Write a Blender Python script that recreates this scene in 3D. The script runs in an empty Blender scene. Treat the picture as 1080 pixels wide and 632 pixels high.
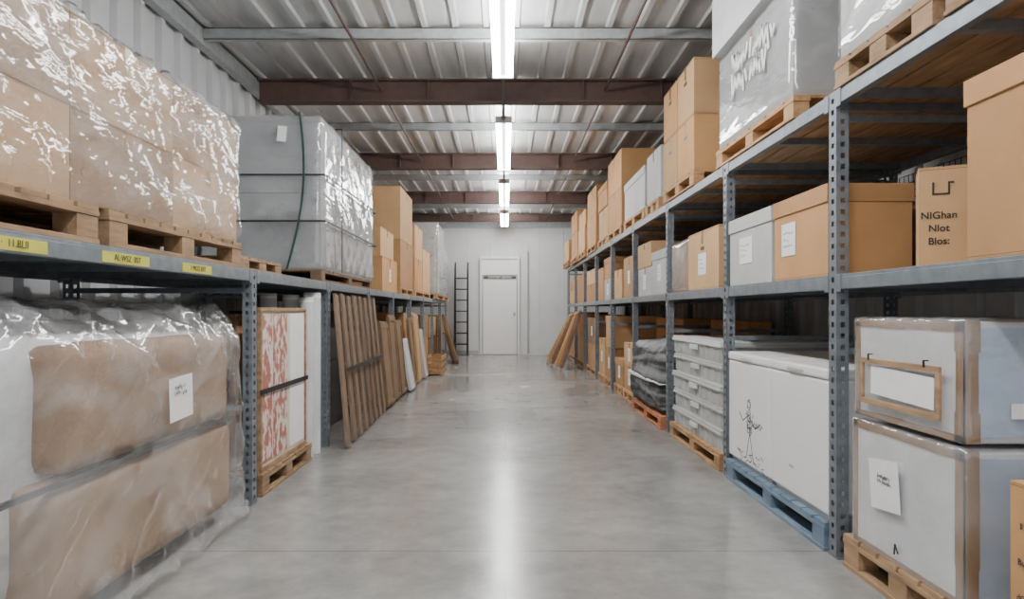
import bpy, math, random
from mathutils import Vector, Matrix, noise
rng = random.Random(7)
S = bpy.context.scene
COL = S.collection

# ------------------------------------------------------------ materials
def newmat(name):
    m = bpy.data.materials.new(name); m.use_nodes = True
    nt = m.node_tree; nt.nodes.clear()
    out = nt.nodes.new('ShaderNodeOutputMaterial')
    return m, nt, out
def N(nt, t, **kw):
    n = nt.nodes.new(t)
    for k, v in kw.items(): setattr(n, k, v)
    return n
def coords(nt, scale=(1,1,1), rot=(0,0,0)):
    tc = N(nt,'ShaderNodeTexCoord'); mp = N(nt,'ShaderNodeMapping')
    mp.inputs['Scale'].default_value = scale; mp.inputs['Rotation'].default_value = rot
    nt.links.new(tc.outputs['Object'], mp.inputs['Vector'])
    oi = N(nt,'ShaderNodeObjectInfo'); ad = N(nt,'ShaderNodeVectorMath', operation='ADD')
    ml = N(nt,'ShaderNodeMath', operation='MULTIPLY'); ml.inputs[1].default_value = 37.0
    nt.links.new(oi.outputs['Random'], ml.inputs[0])
    nt.links.new(mp.outputs[0], ad.inputs[0]); nt.links.new(ml.outputs[0], ad.inputs[1])
    return ad.outputs[0], oi
def surf(name, c1, c2=None, scale=(3,3,3), nscale=4, rough=.6, metal=0, bump=0.0, bscale=40, vary=0.0, detail=4, spec=.5, lo=.3, hi=.7):
    m, nt, out = newmat(name)
    if c2 is None: c2 = tuple(x*.85 for x in c1)
    p = N(nt,'ShaderNodeBsdfPrincipled')
    v, oi = coords(nt, scale)
    nz = N(nt,'ShaderNodeTexNoise'); nz.inputs['Scale'].default_value = nscale; nz.inputs['Detail'].default_value = detail
    nt.links.new(v, nz.inputs['Vector'])
    cr = N(nt,'ShaderNodeValToRGB')
    cr.color_ramp.elements[0].position=lo; cr.color_ramp.elements[1].position=hi
    cr.color_ramp.elements[0].color=(*c2,1); cr.color_ramp.elements[1].color=(*c1,1)
    nt.links.new(nz.outputs['Fac'], cr.inputs[0])
    col = cr.outputs[0]
    if vary>0:
        hs = N(nt,'ShaderNodeHueSaturation')
        mr = N(nt,'ShaderNodeMapRange'); mr.inputs['To Min'].default_value=1-vary; mr.inputs['To Max'].default_value=1+vary
        nt.links.new(oi.outputs['Random'], mr.inputs['Value'])
        nt.links.new(mr.outputs[0], hs.inputs['Value']); nt.links.new(col, hs.inputs['Color']); col = hs.outputs[0]
    nt.links.new(col, p.inputs['Base Color'])
    p.inputs['Roughness'].default_value = rough; p.inputs['Metallic'].default_value = metal
    p.inputs['Specular IOR Level'].default_value = spec
    if bump>0:
        b = N(nt,'ShaderNodeBump'); b.inputs['Strength'].default_value=bump; b.inputs['Distance'].default_value=.01
        n2 = N(nt,'ShaderNodeTexNoise'); n2.inputs['Scale'].default_value=bscale
        nt.links.new(v, n2.inputs['Vector']); nt.links.new(n2.outputs['Fac'], b.inputs['Height'])
        nt.links.new(b.outputs[0], p.inputs['Normal'])
    nt.links.new(p.outputs[0], out.inputs[0])
    return m
def filmmat(name, lo, hi, col=(.92,.93,.95), rough=.07, stretch=(3,1.3,5), bump=.35, nscale=1.4, ior=1.8, detail=3, bdetail=2):
    m, nt, out = newmat(name)
    v, oi = coords(nt, stretch, (0.6,0.15,0.3))
    nz = N(nt,'ShaderNodeTexNoise'); nz.inputs['Scale'].default_value=nscale; nz.inputs['Detail'].default_value=detail; nz.inputs['Distortion'].default_value=.5
    nt.links.new(v, nz.inputs['Vector'])
    mr = N(nt,'ShaderNodeMapRange'); mr.inputs['From Min'].default_value=.40; mr.inputs['From Max'].default_value=.70
    mr.inputs['To Min'].default_value=lo; mr.inputs['To Max'].default_value=hi
    nt.links.new(nz.outputs['Fac'], mr.inputs['Value'])
    p = N(nt,'ShaderNodeBsdfPrincipled'); p.inputs['Base Color'].default_value=(*col,1); p.inputs['Roughness'].default_value=.3
    b = N(nt,'ShaderNodeBump'); b.inputs['Strength'].default_value=bump; b.inputs['Distance'].default_value=.012
    n2 = N(nt,'ShaderNodeTexNoise'); n2.inputs['Scale'].default_value=3.0; n2.inputs['Detail'].default_value=bdetail; n2.inputs['Distortion'].default_value=.8
    nt.links.new(v, n2.inputs['Vector']); nt.links.new(n2.outputs['Fac'], b.inputs['Height']); nt.links.new(b.outputs[0], p.inputs['Normal'])
    g = N(nt,'ShaderNodeBsdfGlossy'); g.inputs['Roughness'].default_value=rough; g.inputs['Color'].default_value=(1,1,1,1)
    nt.links.new(b.outputs[0], g.inputs['Normal'])
    t = N(nt,'ShaderNodeBsdfTransparent')
    mx = N(nt,'ShaderNodeMixShader'); nt.links.new(mr.outputs[0], mx.inputs[0]); nt.links.new(t.outputs[0], mx.inputs[1]); nt.links.new(p.outputs[0], mx.inputs[2])
    fr = N(nt,'ShaderNodeFresnel'); fr.inputs['IOR'].default_value=ior; nt.links.new(b.outputs[0], fr.inputs['Normal'])
    ge = N(nt,'ShaderNodeNewGeometry'); iv=N(nt,'ShaderNodeMath',operation='SUBTRACT'); iv.inputs[0].default_value=1; nt.links.new(ge.outputs['Backfacing'],iv.inputs[1])
    ml=N(nt,'ShaderNodeMath',operation='MULTIPLY'); nt.links.new(fr.outputs[0],ml.inputs[0]); nt.links.new(iv.outputs[0],ml.inputs[1])
    m2 = N(nt,'ShaderNodeMixShader'); nt.links.new(ml.outputs[0], m2.inputs[0]); nt.links.new(mx.outputs[0], m2.inputs[1]); nt.links.new(g.outputs[0], m2.inputs[2])
    nt.links.new(m2.outputs[0], out.inputs[0])
    return m
def emit(name, c, s):
    m, nt, out = newmat(name); e = N(nt,'ShaderNodeEmission'); e.inputs[0].default_value=(*c,1); e.inputs[1].default_value=s
    nt.links.new(e.outputs[0], out.inputs[0]); return m

STEEL = surf('rack_steel',(.215,.24,.265),(.145,.168,.19),nscale=6,rough=.42,metal=.3,bump=.05)
STEELG = surf('galvanised',(.46,.48,.49),(.36,.38,.39),nscale=5,rough=.4,metal=.3)
DARKST = surf('dark_steel',(.03,.032,.035),(.02,.02,.022),rough=.5,metal=.4)
MIDGREY = surf('grey_webbing',(.08,.085,.09),(.06,.065,.07),rough=.6)
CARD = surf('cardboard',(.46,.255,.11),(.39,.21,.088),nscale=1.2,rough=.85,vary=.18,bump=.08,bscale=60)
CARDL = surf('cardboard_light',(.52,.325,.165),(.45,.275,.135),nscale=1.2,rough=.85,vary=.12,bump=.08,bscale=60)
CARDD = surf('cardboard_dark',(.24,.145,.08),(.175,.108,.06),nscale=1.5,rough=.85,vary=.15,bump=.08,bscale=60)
CARDP = surf('cardboard_pale',(.42,.275,.165),(.33,.21,.12),nscale=1.2,rough=.85,vary=.12,bump=.08,bscale=60)
CARDM = surf('muted_cardboard',(.31,.205,.13),(.24,.155,.095),nscale=1.0,rough=.8,vary=.06,bump=.1,bscale=30)
CARDG = surf('grey_board',(.48,.48,.475),(.40,.40,.395),nscale=1.2,rough=.7,vary=.08,bump=.08)
CARDS = surf('silver_grey_board',(.25,.26,.27),(.19,.20,.21),nscale=1.2,rough=.6,vary=.06,bump=.08)
CREASE = surf('board_crease',(.20,.12,.06),(.16,.095,.05),rough=.9)
TAPE = surf('packing_tape',(.35,.19,.082),(.29,.155,.065),rough=.25,nscale=8)
TAPEB = surf('brown_tape',(.26,.155,.08),(.21,.12,.06),rough=.3,nscale=8)
WOOD = surf('pallet_wood',(.50,.29,.14),(.28,.155,.07),scale=(6,1.2,6),nscale=4,rough=.75,vary=.14,bump=.25,bscale=8)
WOODW = surf('weathered_wood',(.38,.24,.135),(.19,.115,.06),scale=(6,1.2,6),nscale=4,rough=.8,vary=.14,bump=.3,bscale=8)
WOODD = surf('old_wood',(.23,.14,.075),(.145,.085,.047),scale=(5,5,1),nscale=4,rough=.75,vary=.2,bump=.2,bscale=8)
SLAT = surf('brown_slat',(.20,.132,.085),(.135,.088,.056),scale=(8,8,1),nscale=4,rough=.7,vary=.12,bump=.15,bscale=8)
WOODO = surf('orange_wood',(.48,.18,.075),(.33,.115,.05),scale=(6,1,6),rough=.7)
BLUEW = surf('blue_painted_wood',(.18,.24,.31),(.11,.16,.22),scale=(6,1,6),rough=.6)
PAPER = surf('label_paper',(.85,.85,.84),(.79,.79,.78),rough=.7)
INK = surf('ink',(.02,.02,.02),(.03,.03,.03),rough=.7)
WHITE = surf('white_enamel',(.84,.84,.83),(.80,.80,.80),nscale=1,rough=.3)
WHITEP = surf('white_foam',(.64,.65,.66),(.55,.56,.57),nscale=2,rough=.7,bump=.1,bscale=10)
PLAST = surf('grey_plastic',(.50,.51,.50),(.41,.42,.41),nscale=2,rough=.38,vary=.05)
PLASTL = surf('pale_plastic',(.70,.71,.70),(.63,.64,.63),nscale=2,rough=.35)
BLUEF = surf('pale_blue_board',(.40,.50,.63),(.33,.43,.56),nscale=1.5,rough=.45)
YEL = surf('yellow_label',(.58,.55,.09),(.50,.47,.07),rough=.5)
CREAM = surf('cream_canvas',(.66,.60,.52),(.56,.50,.42),nscale=3,rough=.8)
FLORAL = surf('floral_print',(.64,.56,.50),(.38,.13,.10),scale=(11,11,8),nscale=1.7,rough=.8,detail=3,lo=.46,hi=.55)
REDST = surf('oxide_beam',(.115,.066,.054),(.082,.048,.040),nscale=3,rough=.6,bump=.05)
WALLM = surf('wall_panel',(.53,.54,.55),(.46,.47,.48),nscale=1,rough=.5)
WALLB = surf('back_wall_paint',(.70,.71,.71),(.65,.66,.66),nscale=1,rough=.6)
CEILM = surf('ceiling_metal',(.64,.65,.65),(.50,.51,.51),scale=(6,.6,1),nscale=2,rough=.33,metal=.3)
FILM = filmmat('stretch_film',.02,.30,bump=.95,stretch=(3.5,1.6,5.5),bdetail=3)
FILMH = filmmat('stretch_film_hazy',.08,.36,col=(.70,.71,.73),bump=.6,stretch=(2,1,3),rough=.10)
FILMC = filmmat('stretch_film_clear',.04,.30,bump=.9,stretch=(2.8,1.9,3.6),bdetail=3)
FILMB = filmmat('box_film_clear',.03,.28,bump=.3,stretch=(2.5,2,3))
FILMG = filmmat('stretch_film_grey',.08,.35,col=(.70,.72,.74),bump=.35)
TUBE = emit('fluorescent_tube',(1,1,.99),68)

def blanketmat():
    m, nt, out = newmat('patterned_blanket')
    p = N(nt,'ShaderNodeBsdfPrincipled'); p.inputs['Roughness'].default_value=.7
    v, oi = coords(nt,(.5,.5,5),(.15,0,0))
    w = N(nt,'ShaderNodeTexNoise'); w.inputs['Scale'].default_value=2.2; w.inputs['Distortion'].default_value=.8; w.inputs['Detail'].default_value=3
    nt.links.new(v,w.inputs['Vector'])
    cr = N(nt,'ShaderNodeValToRGB'); cr.color_ramp.elements[0].position=.44; cr.color_ramp.elements[1].position=.66
    cr.color_ramp.elements[0].color=(.035,.037,.04,1); cr.color_ramp.elements[1].color=(.25,.255,.26,1)
    nt.links.new(w.outputs['Fac'],cr.inputs[0]); nt.links.new(cr.outputs[0],p.inputs['Base Color'])
    b=N(nt,'ShaderNodeBump'); b.inputs['Strength'].default_value=.7; b.inputs['Distance'].default_value=.03
    nt.links.new(w.outputs['Fac'],b.inputs['Height']); nt.links.new(b.outputs[0],p.inputs['Normal'])
    nt.links.new(p.outputs[0],out.inputs[0]); return m
BLANK = blanketmat()

def floormat():
    m, nt, out = newmat('polished_concrete')
    p = N(nt,'ShaderNodeBsdfPrincipled')
    tc = N(nt,'ShaderNodeTexCoord')
    n1 = N(nt,'ShaderNodeTexNoise'); n1.inputs['Scale'].default_value=.8; n1.inputs['Detail'].default_value=6; n1.inputs['Roughness'].default_value=.6; n1.inputs['Distortion'].default_value=.4
    nt.links.new(tc.outputs['Object'], n1.inputs['Vector'])
    n3 = N(nt,'ShaderNodeTexNoise'); n3.inputs['Scale'].default_value=6; n3.inputs['Detail'].default_value=9; n3.inputs['Roughness'].default_value=.72
    nt.links.new(tc.outputs['Object'], n3.inputs['Vector'])
    av = N(nt,'ShaderNodeMixRGB'); av.inputs[0].default_value=.45; nt.links.new(n1.outputs['Fac'],av.inputs[1]); nt.links.new(n3.outputs['Fac'],av.inputs[2])
    cr = N(nt,'ShaderNodeValToRGB'); cr.color_ramp.elements[0].position=.33; cr.color_ramp.elements[1].position=.67
    cr.color_ramp.elements[0].color=(.155,.151,.142,1); cr.color_ramp.elements[1].color=(.33,.325,.31,1)
    nt.links.new(av.outputs[0], cr.inputs[0])
    sx = N(nt,'ShaderNodeSeparateXYZ'); nt.links.new(tc.outputs['Object'], sx.inputs[0])
    a = N(nt,'ShaderNodeMath',operation='SUBTRACT'); a.inputs[1].default_value=3.12-4.2*10; nt.links.new(sx.outputs['Y'], a.inputs[0])
    md = N(nt,'ShaderNodeMath',operation='MODULO'); md.inputs[1].default_value=4.2; nt.links.new(a.outputs[0], md.inputs[0])
    lt = N(nt,'ShaderNodeMath',operation='LESS_THAN'); lt.inputs[1].default_value=.009; nt.links.new(md.outputs[0], lt.inputs[0])
    ax = N(nt,'ShaderNodeMath',operation='ABSOLUTE'); nt.links.new(sx.outputs['X'], ax.inputs[0])
    lx = N(nt,'ShaderNodeMath',operation='LESS_THAN'); lx.inputs[1].default_value=.0025; nt.links.new(ax.outputs[0], lx.inputs[0])
    mxm = N(nt,'ShaderNodeMath',operation='MAXIMUM'); nt.links.new(lt.outputs[0], mxm.inputs[0]); nt.links.new(lx.outputs[0], mxm.inputs[1])
    sc = N(nt,'ShaderNodeMath',operation='MULTIPLY'); sc.inputs[1].default_value=.6; nt.links.new(mxm.outputs[0], sc.inputs[0])
    mx = N(nt,'ShaderNodeMixRGB'); nt.links.new(sc.outputs[0], mx.inputs[0]); nt.links.new(cr.outputs[0], mx.inputs[1]); mx.inputs[2].default_value=(.09,.085,.08,1)
    nt.links.new(mx.outputs[0], p.inputs['Base Color'])
    mr = N(nt,'ShaderNodeMapRange'); mr.inputs['From Min'].default_value=.3; mr.inputs['From Max'].default_value=.7; mr.inputs['To Min'].default_value=.14; mr.inputs['To Max'].default_value=.28
    nt.links.new(n1.outputs['Fac'], mr.inputs['Value']); nt.links.new(mr.outputs[0], p.inputs['Roughness'])
    nt.links.new(p.outputs[0], out.inputs[0])
    return m
FLOORM = floormat()

# ------------------------------------------------------------ mesh builder
class MB:
    def __init__(s): s.v=[]; s.f=[]; s.m=[]
    def poly(s, vs, fs, mat=0):
        o=len(s.v); s.v += [Vector(q) for q in vs]
        for f in fs: s.f.append([i+o for i in f]); s.m.append(mat)
    def box(s, a, b, mat=0):
        x0,y0,z0=[min(a[i],b[i]) for i in range(3)]; x1,y1,z1=[max(a[i],b[i]) for i in range(3)]
        s.poly([(x0,y0,z0),(x1,y0,z0),(x1,y1,z0),(x0,y1,z0),(x0,y0,z1),(x1,y0,z1),(x1,y1,z1),(x0,y1,z1)],
               [(0,3,2,1),(4,5,6,7),(0,1,5,4),(1,2,6,5),(2,3,7,6),(3,0,4,7)],mat); return s
    def obox(s, c, r, u, n, w, h, t, mat=0):
        c,r,u,n=Vector(c),Vector(r),Vector(u),Vector(n); vs=[]
        for k in (-.5,.5):
            for (i,j) in ((-.5,-.5),(.5,-.5),(.5,.5),(-.5,.5)):
                vs.append(c+r*w*i+u*h*j+n*t*k)
        s.poly(vs,[(0,3,2,1),(4,5,6,7),(0,1,5,4),(1,2,6,5),(2,3,7,6),(3,0,4,7)],mat); return s
    def bar(s, p0, p1, w, t, side=(0,0,1), mat=0):
        p0,p1=Vector(p0),Vector(p1); u=(p1-p0); L=u.length; u.normalize(); sd=Vector(side)
        r=u.cross(sd).normalized(); n=r.cross(u).normalized()
        return s.obox((p0+p1)/2, r, u, n, w, L, t, mat)
    def cyl(s, p0, p1, r, seg=16, mat=0, r2=None, ri=None):
        p0,p1=Vector(p0),Vector(p1); u=(p1-p0).normalized(); r2 = r if r2 is None else r2
        a = u.orthogonal().normalized(); b=u.cross(a)
        vs=[]; fs=[]
        for k,(p,rr) in enumerate(((p0,r),(p1,r2))):
            for i in range(seg):
                t=2*math.pi*i/seg; vs.append(p+(a*math.cos(t)+b*math.sin(t))*rr)
        for i in range(seg): j=(i+1)%seg; fs.append((i,j,seg+j,seg+i))
        if ri:
            for k,p in enumerate((p0,p1)):
                for i in range(seg):
                    t=2*math.pi*i/seg; vs.append(p+(a*math.cos(t)+b*math.sin(t))*ri)
            for i in range(seg):
                j=(i+1)%seg
                fs.append((2*seg+j,2*seg+i,3*seg+i,3*seg+j))
                fs.append((j,i,2*seg+i,2*seg+j)); fs.append((seg+i,seg+j,3*seg+j,3*seg+i))
        else:
            fs.append(tuple(range(seg-1,-1,-1))); fs.append(tuple(range(seg,2*seg)))
        s.poly(vs,fs,mat); return s
    def obj(s, name, mats, origin=(0,0,0), parent=None, loc=None, bevel=0, smooth=False, rotz=0):
        o=Vector(origin); me=bpy.data.meshes.new(name)
        me.from_pydata([tuple(q-o) for q in s.v],[],s.f)
        for mt in (mats if isinstance(mats,(list,tuple)) else [mats]): me.materials.append(mt)
        me.polygons.foreach_set('material_index', s.m)
        if smooth: me.polygons.foreach_set('use_smooth',[True]*len(me.polygons))
        me.update()
        ob=bpy.data.objects.new(name,me); COL.objects.link(ob)
        if parent is not None: ob.parent=parent; ob.location = loc if loc is not None else (0,0,0)
        else: ob.location = loc if loc is not None else o
        ob.rotation_euler[2]=rotz
        if bevel:
            b=ob.modifiers.new('bevel','BEVEL'); b.width=bevel; b.segments=2; b.limit_method='ANGLE'
        return ob
def info(ob,label,cat,group=None):
    ob['label']=label; ob['category']=cat
    if group: ob['group']=group
    return ob
def struct(ob): ob['kind']='structure'; return ob
def empty(name, loc):
    e=bpy.data.objects.new(name,None); e.location=loc; e.empty_display_size=.1; COL.objects.link(e); return e
BAS={'+x':((0,1,0),(0,0,1),(1,0,0)),'-x':((0,-1,0),(0,0,1),(-1,0,0)),'-y':((1,0,0),(0,0,1),(0,-1,0))}
def basis(face, rot=0):
    r,u,n=[Vector(q) for q in BAS[face]]
    c,s_=math.cos(rot),math.sin(rot)
    return r*c+u*s_, u*c-r*s_, n
def parent_origin(p):
    o=Vector((0,0,0))
    while p is not None: o+=p.location; p=p.parent
    return o
def decal(parent, face, c, w, h, mat, rot=0, name='label', t=.002):
    r,u,n=basis(face,rot); b=MB().obox(Vector(c)+n*t/2,r,u,n,w,h,t)
    return b.obj(name,mat,origin=parent_origin(parent),parent=parent)
def text(parent, face, c, body, size, mat=INK, rot=0, off=.003, name='printed_text', align='CENTER', bold=0):
    cu=bpy.data.curves.new('t','FONT'); cu.body=body; cu.size=size; cu.extrude=.0004; cu.offset=bold; cu.align_x=align; cu.align_y='CENTER'
    to=bpy.data.objects.new('t',cu); COL.objects.link(to)
    bpy.context.view_layer.update()
    me=bpy.data.meshes.new_from_object(to); bpy.data.objects.remove(to)
    r,u,n=basis(face,rot); me.transform(Matrix(((r.x,u.x,n.x,0),(r.y,u.y,n.y,0),(r.z,u.z,n.z,0),(0,0,0,1))))
    me.materials.clear(); me.materials.append(mat)
    ob=bpy.data.objects.new(name,me); COL.objects.link(ob); ob.parent=parent
    ob.location=Vector(c)+n*off-parent_origin(parent)
    return ob
def scribble(parent, face, c, w, h, rows, mat=INK, name='handwriting', off=.0035, thick=.0022, seed=1, amp=.32, dx=.045, rot=0):
    r,u,n=basis(face,rot); b=MB(); R=random.Random(seed)
    for k in range(rows):
        zz=h*(.5-(k+.5)/rows); x=-w/2
        L=w*(R.uniform(.6,1)); pts=[]; s_=1
        while x<-w/2+L:
            pts.append((x,zz+s_*R.uniform(.1,amp*1.6)*h/rows)); x+=w*dx*R.uniform(.5,1.3); s_=-s_
        for i in range(len(pts)-1):
            if R.random()<.1: continue
            p=Vector(c)+r*pts[i][0]+u*pts[i][1]+n*off; q=Vector(c)+r*pts[i+1][0]+u*pts[i+1][1]+n*off
            b.bar(p,q,thick,.0004,side=n)
    return b.obj(name,mat,origin=parent_origin(parent),parent=parent)

# ------------------------------------------------------------ object kinds
def carton(x0,x1,y0,y1,z0,z1,mat=CARD,seam='x',tape=True,face=None,lab=None,lid=False,name='cardboard_box',
           parent=None,label='brown cardboard box sealed with tape',cat='box',group=None,hole=False,labsize=(.12,.16),laboff=(0,0),rotz=0,tapemat=None,write=True):
    cx,cy=(x0+x1)/2,(y0+y1)/2
    b=MB(); e=.005
    b.box((x0,y0,z0),(x1,y1,z1-e))
    if seam=='x':
        b.box((x0-.001,y0-.001,z1-e),(x1+.001,cy-.003,z1)); b.box((x0-.001,cy+.003,z1-e),(x1+.001,y1+.001,z1))
    else:
        b.box((x0-.001,y0-.001,z1-e),(cx-.003,y1+.001,z1)); b.box((cx+.003,y0-.001,z1-e),(x1+.001,y1+.001,z1))
    if mat in (CARD,CARDL,CARDD) and parent is None:
        k=.0008
        b.box((x0-k,y0-k,z1-.012),(x1+k,y1+k,z1-.0095),1)
        b.box((x0-k,y0-k,z0+.008),(x1+k,y1+k,z0+.0105),1)
    org=(cx,cy,z0)
    if parent is not None: org=parent_origin(parent)
    o=b.obj(name,[mat,CREASE],origin=org,parent=parent,bevel=.003,rotz=rotz)
    ro=Vector(org)
    if tape and not lid:
        d=min(.1,(z1-z0)*.25); w=.025; k=.0015
        t=MB()
        if seam=='x':
            t.box((x0-k,cy-w,z1),(x1+k,cy+w,z1+k))
            for xx in (x0,x1): t.box((xx-k,cy-w,z1-d),(xx+k,cy+w,z1))
        else:
            t.box((cx-w,y0-k,z1),(cx+w,y1+k,z1+k))
            for yy in (y0,y1): t.box((cx-w,yy-k,z1-d),(cx+w,yy+k,z1))
        t.obj('tape',tapemat or TAPE,origin=ro,parent=o)
    if lid:
        l=MB(); g=.008; hh=min(.08,(z1-z0)*.25)
        l.box((x0-g,y0-g,z1-hh),(x1+g,y1+g,z1+.004))
        l.obj('lid',mat,origin=ro,parent=o,bevel=.003)
    if face and lab:
        xx = x1 if face=='+x' else x0
        if face=='-y': c=(cx+laboff[0],y0,(z0+z1)/2+laboff[1])
        else: c=(xx,cy+laboff[0],(z0+z1)/2+laboff[1])
        r,u,n=basis(face)
        q=MB().obox(Vector(c)+n*.003,r,u,n,labsize[0],labsize[1],.002)
        q.obj('label',PAPER,origin=ro,parent=o)
        if write: scribble_at(o,ro,face,c,labsize[0]*.75,labsize[1]*.6)
    if hole and face:
        r,u,n=basis(face); xx = x1 if face=='+x' else x0
        c=(cx,y0,z1-(z1-z0)*.3) if face=='-y' else (xx,cy,z1-(z1-z0)*.3)
        MB().obox(Vector(c)+n*.001,r,u,n,.09,.028,.002).obj('hand_hole',DARKST,origin=ro,parent=o,bevel=.01)
    if parent is None: info(o,label,cat,group)
    return o
def scribble_at(o,ro,face,c,w,h,rows=3):
    r,u,n=basis(face); b=MB(); R=random.Random(int(abs(c[1])*100)+int(abs(c[2])*77))
    for k in range(rows):
        zz=h*(.5-(k+.5)/rows); L=w*R.uniform(.5,1); x=-w/2; pts=[]
        while x<-w/2+L: pts.append((x,zz+R.uniform(-.25,.25)*h/rows)); x+=w*.06
        for i in range(len(pts)-1):
            p=Vector(c)+r*pts[i][0]+u*pts[i][1]+n*.0045; q=Vector(c)+r*pts[i+1][0]+u*pts[i+1][1]+n*.0045
            b.bar(p,q,.0022,.0005,side=n)
    b.obj('handwriting',INK,origin=ro,parent=o)
def pallet(x0,x1,y0,y1,z0,h=.13,mat=WOOD,label='pale slatted wooden pallet under stored goods',group='pallets on the shelving',across='x'):
    b=MB(); t=h*.14; R=random.Random(int(y0*100))
    n=max(4,int((y1-y0)/.125)); p=(y1-y0)/n
    for i in range(n):
        j=R.uniform(0,.006)
        b.box((x0+j,y0+i*p+.008,z0+h-t),(x1-j,y0+(i+1)*p-.008,z0+h))
    for k,fx in enumerate((0,.5,1)):
        xx=x0+(x1-x0-.09)*fx
        b.box((xx,y0+.004,z0+h-2*t),(xx+.09,y1-.004,z0+h-t))
        b.box((xx,y0+.004,z0),(xx+.09,y1-.004,z0+t))
        for fy in (0,.5,1):
            yy=y0+.01+(y1-y0-.02-.12)*fy
            b.box((xx+.003,yy,z0+t),(xx+.087,yy+.12,z0+h-2*t))
    o=b.obj('wooden_pallet',mat,origin=((x0+x1)/2,(y0+y1)/2,z0),bevel=.002)
    return info(o,label,'pallet',group)
def film(parent,x0,x1,y0,y1,z0,z1,mat=FILM,r=.05,amp=.012,step=.04,flare=0,seed=0,name='plastic_wrap',soft=0,nmax=150,fs=1.0,bulge=0):
    V={}; verts=[]; faces=[]
    lo=Vector((x0,y0,z0)); hi=Vector((x1,y1,z1)); sz=hi-lo
    n=[max(4,min(nmax,int(sz[i]/step))) for i in range(3)]
    po=parent_origin(parent)
    def vid(i,j,k):
        key=(i,j,k)
        if key not in V:
            p=Vector((lo[0]+sz[0]*i/n[0],lo[1]+sz[1]*j/n[1],lo[2]+sz[2]*k/n[2]))
            q=Vector([min(max(p[a],lo[a]+r),hi[a]-r) for a in range(3)])
            d=p-q
            if d.length>1e-6: d=d.normalized()
            else: d=Vector((0,0,1))
            base=q+d*r
            P=p*fs
            s1=noise.noise(Vector((P.x*2+seed,(P.y*.6+P.z)*2.6,P.z*1.2-P.y*.8)))
            s2=noise.noise(Vector((P.x*2+seed*3,(P.y+P.z*.8)*4.5,P.z*.9-P.y*.5)))
            s4=noise.noise(Vector((P.x*2+seed*5,(P.y-P.z*1.1)*3.8,P.z*1.1)))
            s3=noise.noise(Vector((p.x*1.3+seed,p.y*1.6,p.z*1.6)))
            edge=min(1,abs(p.z-(z0+z1)/2)/(sz[2]/2))
            disp=amp*s1+amp*(.45+.8*edge*edge)*(max(0,1-4.5*abs(s2))**1.3+max(0,1-4.5*abs(s4))**1.3)+soft*s3
            base=base+d*disp
            if bulge: base.x+=bulge*math.sin(math.pi*(p.z-z0)/sz[2])*d.x
            if flare and p.z<z0+.3:
                f=(1-(p.z-z0)/.3)**2; base.x+=flare*f*(1+.4*noise.noise(Vector((seed,p.y*4,0))))
            base.z=max(base.z,z0+.002)
            V[key]=len(verts); verts.append(base-po)
        return V[key]
    for a in range(3):
        b_,c_=(a+1)%3,(a+2)%3
        for side in (0,n[a]):
            for i in range(n[b_]):
                for j in range(n[c_]):
                    q=[]
                    for (di,dj) in ((0,0),(1,0),(1,1),(0,1)):
                        idx=[0,0,0]; idx[a]=side; idx[b_]=i+di; idx[c_]=j+dj; q.append(vid(*idx))
                    if side==0: q.reverse()
                    faces.append(q)
    me=bpy.data.meshes.new(name); me.from_pydata([tuple(v) for v in verts],[],faces)
    me.polygons.foreach_set('use_smooth',[True]*len(me.polygons)); me.materials.append(mat); me.update()
    o=bpy.data.objects.new(name,me); COL.objects.link(o); o.parent=parent
    return o
def strap(parent,axis,pos,x0,x1,y0,y1,z0,z1,mat=DARKST,w=.018,t=.006,name='strap'):
    b=MB(); h=w/2
    if axis=='z':
        b.box((x0-t,y0-t,pos-h),(x1+t,y0,pos+h)); b.box((x0-t,y1,pos-h),(x1+t,y1+t,pos+h))
        b.box((x0-t,y0,pos-h),(x0,y1,pos+h)); b.box((x1,y0,pos-h),(x1+t,y1,pos+h))
    elif axis=='y':
        b.box((x0-t,pos-h,z0),(x0,pos+h,z1)); b.box((x1,pos-h,z0),(x1+t,pos+h,z1))
        b.box((x0-t,pos-h,z1),(x1+t,pos+h,z1+t))
    else:
        b.box((pos-h,y0-t,z0),(pos+h,y0,z1)); b.box((pos-h,y1,z0),(pos+h,y1+t,z1)); b.box((pos-h,y0-t,z1),(pos+h,y1+t,z1+t))
    return b.obj(name,mat,origin=parent_origin(parent),parent=parent)
def wrapped(x0,x1,y0,y1,z0,z1,nx,ny,nz,mats,fm=FILM,amp=.006,label='plastic wrapped stack of boxes',group=None,r=.04,seed=1,step=.04,name='wrapped_load',tape=True,m=.014,fs=1.0):
    e=empty(name,((x0+x1)/2,(y0+y1)/2,z0))
    X0,X1,Y0,Y1,Z1=x0+m,x1-m,y0+m,y1-m,z1-m
    for k in range(nz):
        for j in range(ny):
            for i in range(nx):
                a=X0+(X1-X0)*i/nx; b=X0+(X1-X0)*(i+1)/nx; c=Y0+(Y1-Y0)*j/ny; d=Y0+(Y1-Y0)*(j+1)/ny
                p=z0+(Z1-z0)*k/nz; q=z0+(Z1-z0)*(k+1)/nz
                carton(a+.002,b-.002,c+.002,d-.002,p+.001,q-.001,mats[(i+j+k)%len(mats)],parent=e,tape=tape)
    film(e,x0,x1,y0,y1,z0,z1,fm,r=r,amp=amp,seed=seed,step=step,fs=fs)
    info(e,label,'wrapped load',group)
    return e

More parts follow.
